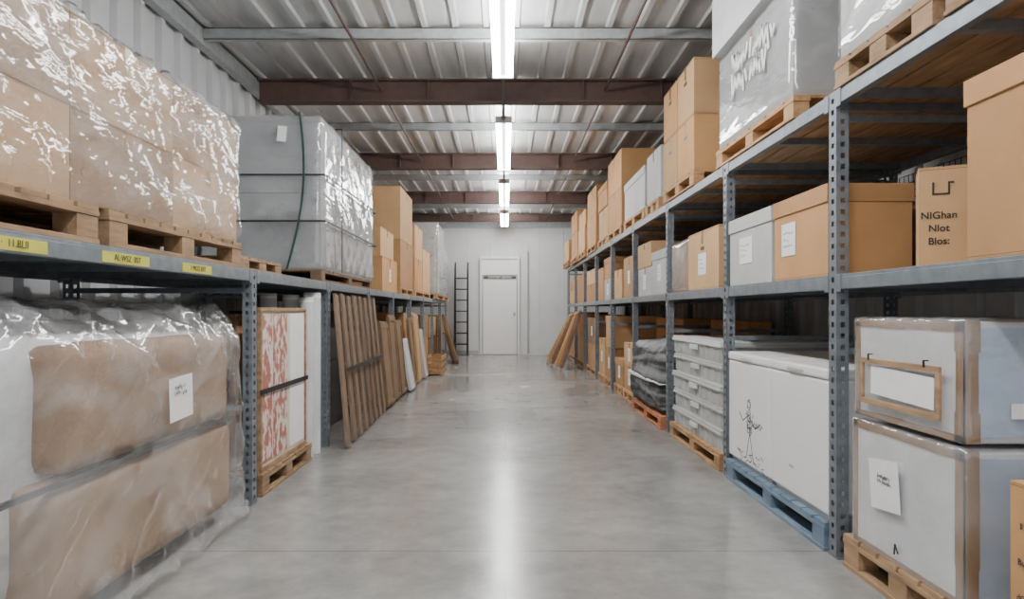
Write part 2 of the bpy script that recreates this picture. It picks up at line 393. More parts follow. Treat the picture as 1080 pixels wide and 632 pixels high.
# ------------------------------------------------------------ room shell
XL,XR,YB,YF,ZC=-2.63,2.78,17.2,-1.0,3.49
b=MB().box((XL-.1,YF,-.1),(XR+.1,YB+.1,0)); struct(b.obj('floor',FLOORM))
def corr(name,mat,n0,n1,period,depth,mapper,w=.35):
    vs=[];fs=[]; prof=[]; x=n0
    while x<n1:
        prof+= [(x,0),(x+period*(1-w),0),(x+period*(1-w*.8),depth),(x+period*(1-w*.2),depth)]; x+=period
    prof.append((x,0))
    for (a,d) in prof:
        p,q=mapper(a,d); vs+=[p,q]
    for i in range(len(prof)-1): fs.append((2*i,2*i+1,2*i+3,2*i+2))
    b=MB(); b.poly(vs,fs); return b.obj(name,mat)
struct(corr('ceiling',CEILM,XL-.1,XR+.1,.26,.026,lambda a,d:((a,YF,ZC+.026-d),(a,YB+.1,ZC+.026-d)),w=.25))
struct(corr('wall_left',WALLM,YF,YB,.3,.045,lambda a,d:((XL-.045+d,a,0),(XL-.045+d,a,ZC+.06)),w=.3))
struct(corr('wall_right',WALLM,YF,YB,.3,.045,lambda a,d:((XR+.045-d,a,0),(XR+.045-d,a,ZC+.06)),w=.3))
struct(corr('wall_back',WALLB,XL-.1,XR+.1,.6,.006,lambda a,d:((a,YB+.012-d,0),(a,YB+.012-d,ZC+.06)),w=.06))
struct(MB().box((XL,YF,ZC-.14),(XL+.08,YB,ZC-.002)).obj('trim_1',STEELG,bevel=.005))
struct(MB().box((XR-.08,YF,ZC-.14),(XR,YB,ZC-.002)).obj('trim_2',STEELG,bevel=.005))
struct(MB().box((XL,YB-.05,ZC-.30),(XR,YB,ZC-.002)).obj('trim_3',STEELG,bevel=.005))
struct(MB().box((XL,YB-.012,0),(-.68,YB,.1)).obj('baseboard_back',STEELG,bevel=.003))
struct(MB().box((.55,YB-.04,0),(.58,YB-.012,2.6)).obj('trim_4',STEELG,bevel=.003))
for i,y in enumerate((0.4,3.7,7.0,10.3,13.6,16.75)):
    z0,z1=3.25,ZC-.004; b=MB()
    if i==5: z0=3.3
    b.box((XL+.085,y,z0),(XR-.085,y+.14,z0+.018)); b.box((XL+.085,y,z1-.018),(XR-.085,y+.14,z1)); b.box((XL+.085,y+.062,z0),(XR-.085,y+.078,z1))
    for xx in (-1.6,-.8,.8,1.6): b.box((xx,y+.01,z0+.01),(xx+.012,y+.13,z1-.01))
    o=b.obj('ceiling_beam',REDST,origin=(0,y,z0)); info(o,'oxide red-brown steel I-beam spanning under the metal roof','beam','steel roof beams')
for y in (2.05,5.75,8.65,11.95,15.2):
    b=MB(); z0=3.39
    b.box((XL+.085,y,z0),(XR-.085,y+.006,ZC-.004)); b.box((XL+.085,y,z0),(XR-.085,y+.06,z0+.006)); b.box((XL+.085,y,ZC-.01),(XR-.085,y+.06,ZC-.004))
    o=b.obj('roof_purlin',STEELG,origin=(0,y,z0)); info(o,'light grey steel purlin under the metal roof','purlin','roof purlins')
for x in (-1.27,1.02):
    b=MB(); segs=[0.4,3.7,7.0,10.3,13.6,16.75]
    for i in range(5): b.cyl((x,segs[i]+.145,3.36),(x,segs[i+1]-.005,3.36),.013,8)
    o=b.obj('sprinkler_pipe',REDST,origin=(x,0,3.36)); info(o,'thin rust-brown rod running lengthwise between roof beams','pipe','roof rods')
# lights
o=MB().box((-.034,-.9,3.238),(-.006,16.7,3.247)).obj('cable_tray',MIDGREY,origin=(-.02,0,3.238)); info(o,'slim dark rail running above and linking the light fixtures','cable tray')
for (a,c) in ((-.9,1.9),(2.4,6.05),(7.45,10.0),(11.0,13.5),(14.4,16.7)):
    cy=(a+c)/2; L=(-.02,cy,3.22); e=empty('fluorescent_light',L)
    MB().box((-.045,a,3.18),(.005,c,3.235)).obj('housing',WHITE,origin=L,parent=e,bevel=.006)
    for xx in (-.077,.037):
        t=MB(); t.cyl((xx,a+.03,3.19),(xx,c-.03,3.19),.030,12); t.obj('tube',TUBE,origin=L,parent=e)
    for yy in (a,c-.03): MB().box((-.11,yy,3.155),(.07,yy+.03,3.225)).obj('end_cap',WHITE,origin=L,parent=e)
    for yy in (a+.3,c-.3): MB().cyl((-.045,yy,3.225),(-.045,yy,ZC),.004,6).obj('hanger',STEELG,origin=L,parent=e)
    info(e,'long white twin-tube fluorescent fixture hung under roof, switched on','ceiling light','fluorescent strip lights')
# door
D=empty('door_1',(-.14,YB-.03,0)); struct(D); do=D.location.copy()
DW=surf('door_paint',(.92,.92,.92),(.89,.89,.89),rough=.4)
MB().box((-.565,YB-.05,.01),(.285,YB-.01,1.985)).obj('door_leaf',DW,origin=do,parent=D,bevel=.003)
MB().box((-.58,YB-.02,0),(.30,YB-.008,2.0)).obj('door_gap',MIDGREY,origin=do,parent=D)
MB().box((-.64,YB-.07,0),(-.58,YB,2.46)).box((.30,YB-.07,0),(.36,YB,2.46)).box((-.58,YB-.07,2.40),(.30,YB,2.46)).box((-.58,YB-.07,2.0),(.30,YB,2.04)).obj('door_frame',WHITE,origin=do,parent=D,bevel=.004)
MB().box((-.58,YB-.04,2.04),(.30,YB-.01,2.40)).obj('transom_panel',DW,origin=do,parent=D)
MB().box((.20,YB-.10,.98),(.25,YB-.05,1.06)).obj('door_handle',STEELG,origin=do,parent=D,bevel=.004)
sg=MB().box((-.55,YB-.066,1.905),(.27,YB-.05,1.975)).obj('door_sign',MIDGREY,origin=do,parent=D)
text(sg,'-y',(-.14,YB-.066,1.94),'COVVTEY CENWA',.07,mat=PAPER,bold=.001)

# ------------------------------------------------------------ racks
def postmesh(h,s):
    b=MB(); W=.035; Dp=.055; th=.003
    def plate(mk):
        mk(-1,-.35,0,h); mk(.35,1,0,h)
        z=.0
        while z<h-.001:
            mk(-.35,.35,z,min(z+.028,h)); z+=.05
    plate(lambda a,c,z0,z1: b.box((0,a*W,z0),(s*th,c*W,z1)))
    for yy in (-W,W-th):
        plate(lambda a,c,z0,z1,yy=yy: b.box((s*(Dp/2+a*Dp/2),yy,z0),(s*(Dp/2+c*Dp/2),yy+th,z1)))
    b.box((0,-.045,0),(s*.075,.045,.006))
    return b
def rack(xf,xr,ys,levels,top,label,deckmats,mesh_bays=0):
    s=1 if xr>xf else -1
    root=empty('storage_rack',(xf,ys[0],0)); org=root.location.copy()
    pm=postmesh(top,s).obj('upright_post',STEEL,origin=(0,0,0),parent=root); me=pm.data
    first=True
    for y in ys:
        for k,xx in enumerate((xf,xr)):
            if first: p=pm; first=False
            else: p=bpy.data.objects.new('upright_post',me); COL.objects.link(p); p.parent=root
            p.location=Vector((xx,y,0))-org
            if k==1: p.rotation_euler[2]=math.pi
        xa,xb=xf+s*.055,xr-s*.055
        zz=[.12,top*.5-.12,top-.12]
        b=MB()
        for z in zz[:2]: b.bar((xa,y,z),(xb,y,z),.02,.03)
        b.bar((xa,y,zz[0]),(xb,y,zz[1]),.018,.025)
        b.obj('frame_brace',STEEL,origin=org,parent=root)
        MB().bar((xa,y,zz[2]),(xb,y,zz[2]),.02,.03).obj('frame_brace',STEEL,origin=org,parent=root)
    for i in range(len(ys)-1):
        ya,yb=ys[i]+.036,ys[i+1]-.036
        for L in levels:
            for xx,ss in ((xf,s),(xr,-s)):
                b=MB(); b.box((xx,ya,L-.066),(xx+ss*.035,yb,L-.014)); b.box((xx+ss*.004,ya,L-.014),(xx+ss*.035,yb,L-.001)); b.box((xx-ss*.003,ya,L-.078),(xx,ya+.04,L+.0)); b.box((xx-ss*.003,yb-.04,L-.078),(xx,yb,L+.0))
                b.obj('shelf_beam',STEEL,origin=org,parent=root,bevel=.002)
            b=MB(); a,c=xf+s*.04,xr-s*.04; n=8; w=(c-a)/n
            for k in range(n): b.box((a+w*k+s*.006,ya,L-.02),(a+w*(k+1)-s*.006,yb,L-.001))
            m=max(3,int((yb-ya)/.5))
            for k in range(m):
                yy=ya+.05+(yb-ya-.14)*k/(m-1); b.box((a,yy,L-.055),(c,yy+.04,L-.02),1)
            b.obj('shelf_deck',deckmats,origin=org,parent=root)
        if i<mesh_bays:
            b=MB(); z0,z1=levels[0]+.01,top-.1; xm=xr+s*.01
            nn=int((yb-ya)/.05)
            for k in range(nn+1): yy=ya+(yb-ya)*k/nn; b.box((xm,yy-.002,z0),(xm+s*.004,yy+.002,z1))
            nz=int((z1-z0)/.05)
            for k in range(nz+1): zz_=z0+(z1-z0)*k/nz; b.box((xm+s*.004,ya,zz_-.002),(xm+s*.008,yb,zz_+.002))
            b.obj('back_mesh',DARKST,origin=org,parent=root)
    info(root,label,'storage rack'); return root
LY=[.4,3.89,5.54,7.14,8.74,10.34,11.94,13.54,15.14,16.7]
RY=[1.46,3.06,4.56,6.2,7.85,9.5,11.15,12.8,14.45,16.1]
LX,RX=-1.43,1.467
LL=1.335; RM=1.262; RT=2.08
LR=rack(LX,-2.5,LY,[LL],LL,'blue-grey slotted steel rack with one deck carrying wrapped pallets',[STEELG,STEEL])
RR=rack(RX,2.6,RY,[RM,RT],RT,'blue-grey slotted steel rack with two decks of cartons',[WOODW,STEEL],mesh_bays=4)
for (a,c,t) in ((1.84,2.13,'\u00b7  11.BLII'),(2.42,2.74,'AL\u00b7WSZ  8ST'),(3.02,3.32,'1 MOZ 83T')):
    d=decal(LR,'+x',(LX,(a+c)/2,LL-.040),c-a,.040,YEL,name='shelf_label')
    text(d,'+x',(LX+.002,(a+c)/2,LL-.040),t,.032)

# ------------------------------------------------------------ LEFT upper loads
pallet(-2.42,-1.44,1.2,2.43,LL,.135,mat=WOODW,label='weathered slatted wooden pallet under wrapped cartons'); pallet(-2.42,-1.44,2.48,3.74,LL,.135,mat=WOODW,label='weathered slatted wooden pallet under wrapped cartons')
pallet(-2.3,-1.47,3.80,4.5,LL,.075,mat=WOODW,label='low empty slatted wooden pallet')
e=wrapped(-2.42,-1.44,.85,3.74,LL+.135,2.135,2,4,2,[CARDP,CARDM],FILM,amp=.0125,label='long stack of brown cartons under shiny wrinkled clear film on pallets',seed=3,r=.07,step=.020,m=.022,fs=1.7)
GB=[CARDS]
pallet(-2.4,-1.44,5.34,7.4,LL,.09,mat=WOODD,label='dark weathered pallet under grey load')
e=wrapped(-2.4,-1.43,5.34,7.4,LL+.09,2.64,1,1,2,GB,FILMH,amp=.008,label='tall silver-grey boxes in cloudy film bound with dark straps',seed=9,r=.05,tape=False,m=.014,fs=1.2)
STG=surf('dark_green_strap',(.03,.075,.065),(.02,.05,.045),rough=.5)
strap(e,'z',2.16,-2.412,-1.404,5.314,7.42,0,0,w=.014); strap(e,'z',1.80,-2.412,-1.404,5.314,7.42,0,0,w=.014)
strap(e,'y',5.86,-2.412,-1.404,0,0,LL+.09,2.655,mat=DARKST,w=.014)
b=MB(); pts=[Vector((-1.60+.05*math.sin(math.pi*k/14)-.10*(1-k/14)**2,5.308,LL+.09+(2.64-LL-.09)*k/14)) for k in range(15)]
for k in range(14): b.bar(pts[k],pts[k+1]+(pts[k+1]-pts[k])*.08,.018,.004,side=(0,1,0))
b.obj('strap',STG,origin=parent_origin(e),parent=e)
decal(e,'-y',(-1.74,5.315,2.48),.07,.12,PAPER,rot=-.1)
carton(-2.1,-1.47,8.15,9.25,LL,1.76,CARD,face='+x',lab=1,label='brown cardboard box on the steel deck',group='cartons on the racks')
carton(-2.1,-1.5,8.2,9.15,1.765,2.12,CARDL,label='pale brown carton stacked on another carton',group='cartons on the racks')
pallet(-2.3,-1.45,9.45,10.8,LL,.1)
carton(-2.25,-1.46,9.5,10.75,LL+.1,2.1,CARD,label='large brown carton at bottom of a tall stack',group='cartons on the racks')
carton(-2.25,-1.46,9.5,10.7,2.105,2.84,CARDL,label='large brown carton on top of a tall stack',group='cartons on the racks')
pallet(-2.2,-1.45,11.0,13.2,LL,.1)
carton(-2.1,-1.46,11.0,12.0,LL+.1,1.95,CARD,label='brown carton on pallet',group='cartons on the racks')
carton(-2.1,-1.46,12.05,13.2,LL+.1,2.2,CARDL,label='brown carton on pallet',group='cartons on the racks')
carton(-2.1,-1.46,11.0,12.0,1.955,2.5,CARDL,label='brown carton stacked on another',group='cartons on the racks')
pallet(-2.2,-1.35,13.6,16.3,LL,.1)
wrapped(-2.1,-1.33,13.6,14.9,LL+.1,2.88,1,2,3,[CARDG],FILMH,label='pale boxes in cloudy stretch film',seed=5,step=.06,tape=False)
wrapped(-2.1,-1.36,15.0,16.3,LL+.1,2.5,1,2,2,[CARDG],FILMH,label='pale boxes in cloudy stretch film',seed=6,step=.06,tape=False)

# ------------------------------------------------------------ LEFT lower
e=empty('wrapped_furniture',(-1.9,2.4,0))
film(e,-2.38,-1.56,.95,3.70,.06,1.06,WHITEP,r=.2,amp=.0,soft=.02,seed=2,name='padding',step=.06)
film(e,-1.62,-1.450,2.25,3.60,.545,.98,CARDM,r=.05,amp=.003,soft=.008,seed=12,name='cardboard_sheet',step=.05)
film(e,-1.62,-1.444,2.15,3.62,.08,.53,CARDM,r=.05,amp=.003,soft=.008,seed=13,name='cardboard_sheet',step=.05)
MB().bar((-1.446,1.3,.537),(-1.446,3.60,.537),.012,.020,side=(0,0,1)).obj('strap',DARKST,origin=e.location,parent=e)
film(e,-2.42,-1.425,.9,3.76,0,1.12,FILMC,r=.2,amp=.017,flare=.11,seed=11,step=.020,fs=1.4,bulge=.03)
decal(e,'+x',(-1.368,2.88,.735),.20,.18,PAPER,rot=.05,t=.003); scribble(e,'+x',(-1.368,2.88,.77),.13,.05,2,seed=4,off=.006)
info(e,'bulky sofa-like bundle with cardboard panels in loose shiny plastic on floor','wrapped furniture')

pallet(-2.1,-1.43,4.02,5.05,0,.13,mat=WOODW,label='small slatted wooden pallet on the floor',group='pallets on the floor')
def panel(x,y0,y1,z0,z1,t,frame,art,label):
    o=empty('framed_panel',(x,(y0+y1)/2,z0)); oo=o.location.copy(); f=.022
    MB().box((x-t,y0,z0),(x,y1,z0+f*1.6)).box((x-t,y0,z1-f),(x,y1,z1)).box((x-t,y0,z0+f*1.6),(x,y0+f,z1-f)).box((x-t,y1-f,z0+f*1.6),(x,y1,z1-f)).obj('frame',frame,origin=oo,parent=o,bevel=.003)
    MB().box((x-t+.004,y0+f,z0+f),(x-.012,y1-f,z1-f)).obj('canvas',art,origin=oo,parent=o)
    info(o,label,'framed panel','framed panels under the deck'); return o
p=panel(-1.45,4.06,4.98,.13,1.12,.045,WOODW,CREAM,'cream panel with red leafy pattern in thin wooden frame')
for (a,c) in ((4.10,4.27),(4.30,4.56)):
    MB().box((-1.461,a,.18),(-1.458,c,1.08)).obj('floral_strip',FLORAL,origin=p.location,parent=p)
MB().box((-1.461,4.62,.18),(-1.458,4.94,1.08)).obj('cover_sheet',PAPER,origin=p.location,parent=p)
MB().box((-1.45,4.04,.60),(-1.444,5.0,.63)).obj('strap',DARKST,origin=p.location,parent=p)
panel(-1.53,4.1,5.0,.13,1.05,.04,WOODD,CARDL,'brown backed frame leaning behind another')
panel(-1.62,4.1,4.95,.13,1.08,.04,WOODD,CARD,'brown backed frame leaning behind another')
for (x,y,r,h) in ((-1.50,5.14,.055,1.2),(-1.50,5.30,.065,1.24),(-1.64,5.22,.06,1.22),(-1.78,5.13,.06,1.23),(-1.66,5.40,.06,1.2)):
    o=MB().cyl((x,y,0),(x,y,h),r,24,ri=r*.55).obj('fabric_roll',WHITEP,origin=(x,y,0))
    MB().cyl((x,y,h*.97),(x,y,h*.985),r+.001,24,ri=r-.002).obj('roll_band',PAPER,origin=(x,y,0),parent=o)
    info(o,'tall white rolled sheet standing on end under the deck','roll','white rolls')
n=8
for i in range(n):
    f=i/(n-1)
    p0=Vector((-1.255-.04*f,5.46+1.85*f,.02)); p1=Vector((-1.408,5.66+1.58*f,1.235+.008*math.sin(i*2.3)))
    u=(p1-p0).normalized(); side=u.cross(Vector((0,1,0))).normalized(); r=u.cross(side).normalized()
    b=MB(); w=.11
    b.obox((p0+p1)/2,r,u,side,w,(p1-p0).length,.020)
    b.obox((p0+p1)/2+side*.0105,r,u,side,w*.45,(p1-p0).length*.995,.002,1)
    o=b.obj('plank',[SLAT,WOODD],origin=p0,bevel=.003); info(o,'long grooved dark brown slat leaning against the rack','plank','boards leaning on the rack')
b=MB(); b.bar((-1.286,5.56,.62),(-1.310,7.30,.62),.005,.03,side=(0,0,1))
o=b.obj('binding_strap',DARKST,origin=(-1.29,6.4,.62)); info(o,'dark horizontal strap holding the leaning slats together','strap')
def stack(xa,xb,y0,y1,z0,hs,mats,face,labs=(),pal=None,pz=.12,grp='cartons on the racks',seam='x',lid=False,desc='brown cardboard carton in a stack'):
    z=z0
    if pal: pallet(xa,xb,y0,y1,z0,pz,mat=pal,label='slatted wooden pallet under stacked cartons',group='pallets'); z+=pz
    lid = lid or (int(y0*10+z0*10)%3==0)
    for i,h in enumerate(hs):
        j=rng.uniform(.01,.03)
        if face=='+x': a,c=xa,xb-j
        else: a,c=xa+j,xb
        carton(a,c,y0+rng.uniform(.01,.03),y1-rng.uniform(.01,.03),z,z+h,mats[i%len(mats)],face=face,lab=(i in labs),seam=seam,lid=lid and i==len(hs)-1,group=grp,label=desc,labsize=(.14,.16))
        z+=h+.003
GAPSHADE=surf('slat_gap_shade',(.06,.05,.045),(.045,.038,.034),rough=.8)  # near-black colour stands in for the shade between the leaning slats
carton(-2.3,-1.66,5.66,7.04,0,.62,GAPSHADE,tape=False,label='dark filler box standing in for shade behind leaning slats'); carton(-2.3,-1.68,5.68,7.02,.625,1.1,GAPSHADE,tape=False,label='dark filler box standing in for shade behind leaning slats')  # boxes added to darken the space behind the slats
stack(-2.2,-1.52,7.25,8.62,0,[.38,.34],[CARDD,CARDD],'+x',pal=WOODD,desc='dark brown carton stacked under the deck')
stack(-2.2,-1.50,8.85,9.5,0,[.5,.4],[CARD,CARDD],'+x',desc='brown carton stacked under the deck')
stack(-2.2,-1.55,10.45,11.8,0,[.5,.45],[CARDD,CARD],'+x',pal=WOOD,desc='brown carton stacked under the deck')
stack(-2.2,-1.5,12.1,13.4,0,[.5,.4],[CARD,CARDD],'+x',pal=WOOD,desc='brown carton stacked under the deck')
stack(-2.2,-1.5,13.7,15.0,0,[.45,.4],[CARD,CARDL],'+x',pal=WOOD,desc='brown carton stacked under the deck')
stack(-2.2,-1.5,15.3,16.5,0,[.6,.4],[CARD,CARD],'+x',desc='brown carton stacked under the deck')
def lean(p0,p1,w,t,mat,label,grp='boards leaning beside racks',cleats=True,name='timber_board'):
    p0,p1=Vector(p0),Vector(p1); u=(p1-p0).normalized(); side=u.cross(Vector((0,1,0))).normalized(); r=u.cross(side).normalized()
    b=MB(); b.obox((p0+p1)/2,r,u,side,w,(p1-p0).length,t)
    if cleats:
        for f in (.05,.95):
            for sg in (-1,1): b.obox(p0.lerp(p1,f)+side*t*sg*.8,r,u,side,w,.05,t*.6)
        for k in (-.45,.45):
            for sg in (-1,1): b.obox((p0+p1)/2+r*w*k+side*t*sg*.8,r,u,side,w*.09,(p1-p0).length*.84,t*.6)
    o=b.obj(name,mat,origin=p0,bevel=.002); info(o,label,'board',grp); return o
lean((-1.30,7.75,.02),(-1.405,7.78,.98),.46,.02,CARDD,'dark brown framed board leaning against the rack')
lean((-1.32,8.30,.02),(-1.405,8.32,1.05),.44,.02,WOODD,'brown framed board leaning against the rack')
lean((-1.32,8.85,.02),(-1.405,8.85,.98),.42,.02,CARDD,'brown framed board leaning against the rack')
lean((-1.28,9.4,.02),(-1.405,9.4,.72),.40,.02,WHITEP,'white flat board leaning against the rack')
lean((-1.32,9.95,.02),(-1.405,9.95,1.0),.40,.02,WOODD,'brown framed board leaning against the rack')
lean((-1.32,10.55,.02),(-1.405,10.55,1.05),.46,.02,CARDL,'pale brown framed board leaning against the rack')
lean((-1.30,11.15,.02),(-1.405,11.15,.8),.40,.02,CARDG,'pale grey flat board leaning against the rack')
def crate(x0,x1,y0,y1,h,mat,label):
    b=MB()
    for zz in (0.02,h*.36,h*.7):
        for yy in (y0,y1-.015): b.box((x0,yy,zz),(x1,yy+.015,zz+h*.24))
        for xx in (x0,x1-.015): b.box((xx,y0+.015,zz),(xx+.015,y1-.015,zz+h*.24))
    for xx in (x0+.015,x1-.045):
        for yy in (y0+.015,y1-.045): b.box((xx,yy,0),(xx+.03,yy+.03,h))
    b.box((x0+.015,y0+.015,.02),(x1-.015,y1-.015,.035))
    o=b.obj('wooden_crate',mat,origin=((x0+x1)/2,(y0+y1)/2,0),bevel=.002); info(o,label,'crate'); return o
crate(-1.36,-1.08,11.6,12.5,.34,WOOD,'open slatted wooden crate standing beside the rack')
for k in range(3):
    lean((-1.0-.07*k,14.2+.42*k,.02),(-1.30-.03*k,14.3+.42*k,1.02-.06*k),.35,.03,[CARDD,CARD,WOOD][k],'brown framed board leaning by the end of rack')
def ladder(xa,xb,y,h,label):
    o=empty('step_ladder',((xa+xb)/2,y,0)); oo=o.location.copy()
    for x in (xa,xb):
        b=MB(); pts=[Vector((x,y-.25,0)),Vector((x,y-.06,h*.75)),Vector((x,y-.02,h*.92)),Vector((x,y+.04,h*.98)),Vector((x,y+.12,h))]
        for i in range(4): b.cyl(pts[i],pts[i+1],.018,8)
        b.cyl((x,y+.12,0),(x,y+.12,h),.018,8); b.obj('rail',DARKST,origin=oo,parent=o)
    m=int(h/.27)
    for k in range(1,m):
        z=k*.27; yy=y-.25+.25*z/h
        MB().box((xa,yy-.01,z),(xb,y+.12,z+.025)).obj('tread',DARKST,origin=oo,parent=o)
    info(o,label,'ladder'); return o
ladder(-1.24,-.93,16.85,2.3,'black metal shelf ladder with curved rails by the wall')

# ------------------------------------------------------------ RIGHT lower
pallet(1.46,2.3,2.14,2.96,0,.14,mat=WOODW,label='slatted wooden pallet under two wrapped boxes',group='pallets on the floor')
def bigbox(z0,z1,y0,y1,seed,label):
    e=empty('wrapped_box',(1.88,(y0+y1)/2,z0)); oo=e.location.copy(); x0,x1=1.475,2.27
    b=MB().box((x0,y0+.002,z0),(x1,y1,z1)); b.obj('box_body',WHITEP,origin=oo,parent=e,bevel=.008)
    MB().box((x0+.02,y0-.002,z0+.02),(x1-.02,y0+.002,z1-.02)).obj('end_panel',BLUEF,origin=oo,parent=e)
    R=random.Random(seed); t=MB(); k=.004; w=.044
    def strip(a,b_,n_=7):
        a,b_=Vector(a),Vector(b_)
        for i in range(n_):
            p=a.lerp(b_,i/n_); q=a.lerp(b_,(i+1)/n_); ww=w*R.uniform(.92,1.08); yield p,q,ww
    for p,q,ww in strip((x0,y0,z0),(x0,y0,z1),4): t.box((x0-k,y0-k,p.z),(x0,y0+ww,q.z)); t.box((x0-k,y0-k,p.z),(x0+ww,y0+.003,q.z))
    for p,q,ww in strip((x0,y1,z0),(x0,y1,z1),4): t.box((x0-k,y1-ww*.6,p.z),(x0,y1+k,q.z))
    for p,q,ww in strip((x0,y0,z0),(x0,y1,z0),4): t.box((x0-k,p.y,z0),(x0,q.y,z0+ww*.5)); t.box((x0-k,p.y,z1-ww*.7),(x0,q.y,z1+k)); t.box((x0-k,p.y,z1),(x0+ww,q.y,z1+k))
    t.obj('edge_tape',TAPEB,origin=oo,parent=e)
    film(e,x0-.012,x1+.012,y0-.012,y1+.012,z0,z1+.010,FILMB,r=.012,amp=.0025,seed=seed,step=.018,fs=1.6)
    info(e,label,'wrapped box','wrapped boxes on floor pallet'); return e
e1=bigbox(.14,.645,2.19,2.88,21,'white box with blue end panel and paper note in clear film')
e2=bigbox(.672,1.065,2.19,2.86,22,'white box with blue end and tan drawer front in film')
fx=1.448
f=MB(); Y0,Y1,Z0,Z1=2.28,2.79,.73,.912; w=.022
f.box((fx,Y0,Z0),(fx+.01,Y1,Z0+w)).box((fx,Y0,Z1-w),(fx+.01,Y1,Z1)).box((fx,Y0,Z0+w),(fx+.01,Y0+w,Z1-w)).box((fx,Y1-w,Z0+w),(fx+.01,Y1,Z1-w))
f.obj('drawer_front',WOODW,origin=e2.location,parent=e2,bevel=.002)
decal(e2,'-x',(fx+.010,2.52,.822),.40,.11,PAPER,rot=-.03)
for yy in (2.36,2.72):
    h=MB(); h.box((fx-.005,yy-.003,.905),(fx,yy+.003,.93)); h.box((fx-.005,yy-.003,.926),(fx+.014,yy+.003,.93))
    h.obj('latch',DARKST,origin=e2.location,parent=e2)
decal(e1,'-x',(1.454,2.62,.43),.20,.19,PAPER,rot=.12); scribble(e1,'-x',(1.454,2.60,.45),.12,.04,2,seed=8,off=.005)
h=MB(); h.cyl((1.452,2.55,.19),(1.452,2.545,.23),.003,8); h.cyl((1.452,2.545,.23),(1.452,2.525,.20),.003,8); h.obj('latch',DARKST,origin=e1.location,parent=e1)
decal(e2,'-y',(1.66,2.172,.78),.10,.05,PAPER)
c=carton(1.435,1.95,1.53,1.94,0,.62,CARD,face='-x',label='brown carton with small print standing on floor')
for k in range(4): text(c,'-x',(1.435,1.895,.5-.10*k),['ll','Bu','dO','6l'][k],.026)

pallet(1.455,2.28,3.115,4.505,0,.13,mat=BLUEW,label='blue painted pallet under white appliances',group='pallets on the floor')
def freezer(y0,y1,label):
    x0,x1,z0,z1=1.475,2.2,.13,.835
    e=empty('chest_freezer',((x0+x1)/2,(y0+y1)/2,z0)); oo=e.location.copy()
    MB().box((x0,y0,z0+.03),(x1,y1,z1-.055)).obj('cabinet',WHITE,origin=oo,parent=e,bevel=.012)
    MB().box((x0-.006,y0+.002,z1-.052),(x1,y1-.002,z1)).obj('lid',WHITE,origin=oo,parent=e,bevel=.012)
    MB().box((x0+.01,y0+.01,z1-.058),(x1-.01,y1-.01,z1-.05)).obj('lid_seal',PLAST,origin=oo,parent=e)
    MB().box((x0-.016,(y0+y1)/2-.09,z1-.042),(x0-.004,(y0+y1)/2+.09,z1-.022)).obj('handle',PLAST,origin=oo,parent=e,bevel=.004)
    MB().box((x0+.02,y0+.02,z0),(x1-.02,y1-.02,z0+.03)).obj('plinth',PLAST,origin=oo,parent=e)
    return info(e,label,'freezer','white chest freezers')
fa=freezer(3.115,3.79,'plain white chest freezer on blue pallet'); fb=freezer(3.81,4.505,'white chest freezer with loose ink sketch on side')
b=MB(); R=random.Random(3); X=1.4745
def st(y0_,z0_,y1_,z1_,w=.004): b.bar((X,y0_,z0_),(X,y1_,z1_),w,.001,side=(1,0,0))
def loop(cy,cz,ry,rz,n_=14,w=.004,jit=.006):
    q=[(cy+ry*math.cos(6.283*k/n_)+R.uniform(-jit,jit),cz+rz*math.sin(6.283*k/n_)+R.uniform(-jit,jit)) for k in range(n_)]
    for k in range(n_): st(q[k][0],q[k][1],q[(k+1)%n_][0],q[(k+1)%n_][1],w)
loop(4.13,.53,.028,.030); loop(4.13,.53,.022,.026,jit=.01)             # head-like loop
for (a,b1,c1,d1) in ((4.13,.50,4.12,.36),(4.12,.36,4.18,.20),(4.12,.36,4.06,.20),(4.13,.47,4.24,.42),(4.24,.42,4.30,.47),(4.13,.46,4.03,.40),(4.03,.40,3.95,.44),(4.15,.49,4.16,.36),(4.11,.49,4.09,.36),(4.18,.20,4.22,.20),(4.06,.20,4.02,.19)): st(a,b1,c1,d1,.006)
for k in range(30): yy=R.uniform(4.07,4.18); zz=R.uniform(.36,.47); st(yy,zz,yy+R.uniform(-.03,.03),zz+R.uniform(-.025,.025),.005)
for k in range(30): yy=R.uniform(3.90,4.34); zz=R.uniform(.17,.24); st(yy,zz,yy+R.uniform(-.05,.05),zz+R.uniform(-.02,.02),.004)
for k in range(14): yy=3.92+.012*k; st(yy,.42+.02*math.sin(k*2),yy+.014,.42+.02*math.sin(k*2+2),.004)
b.obj('ink_drawing',INK,origin=fb.location,parent=fb)
decal(fa,'-x',(1.4745,3.52,.30),.05,.012,PLAST,name='badge')

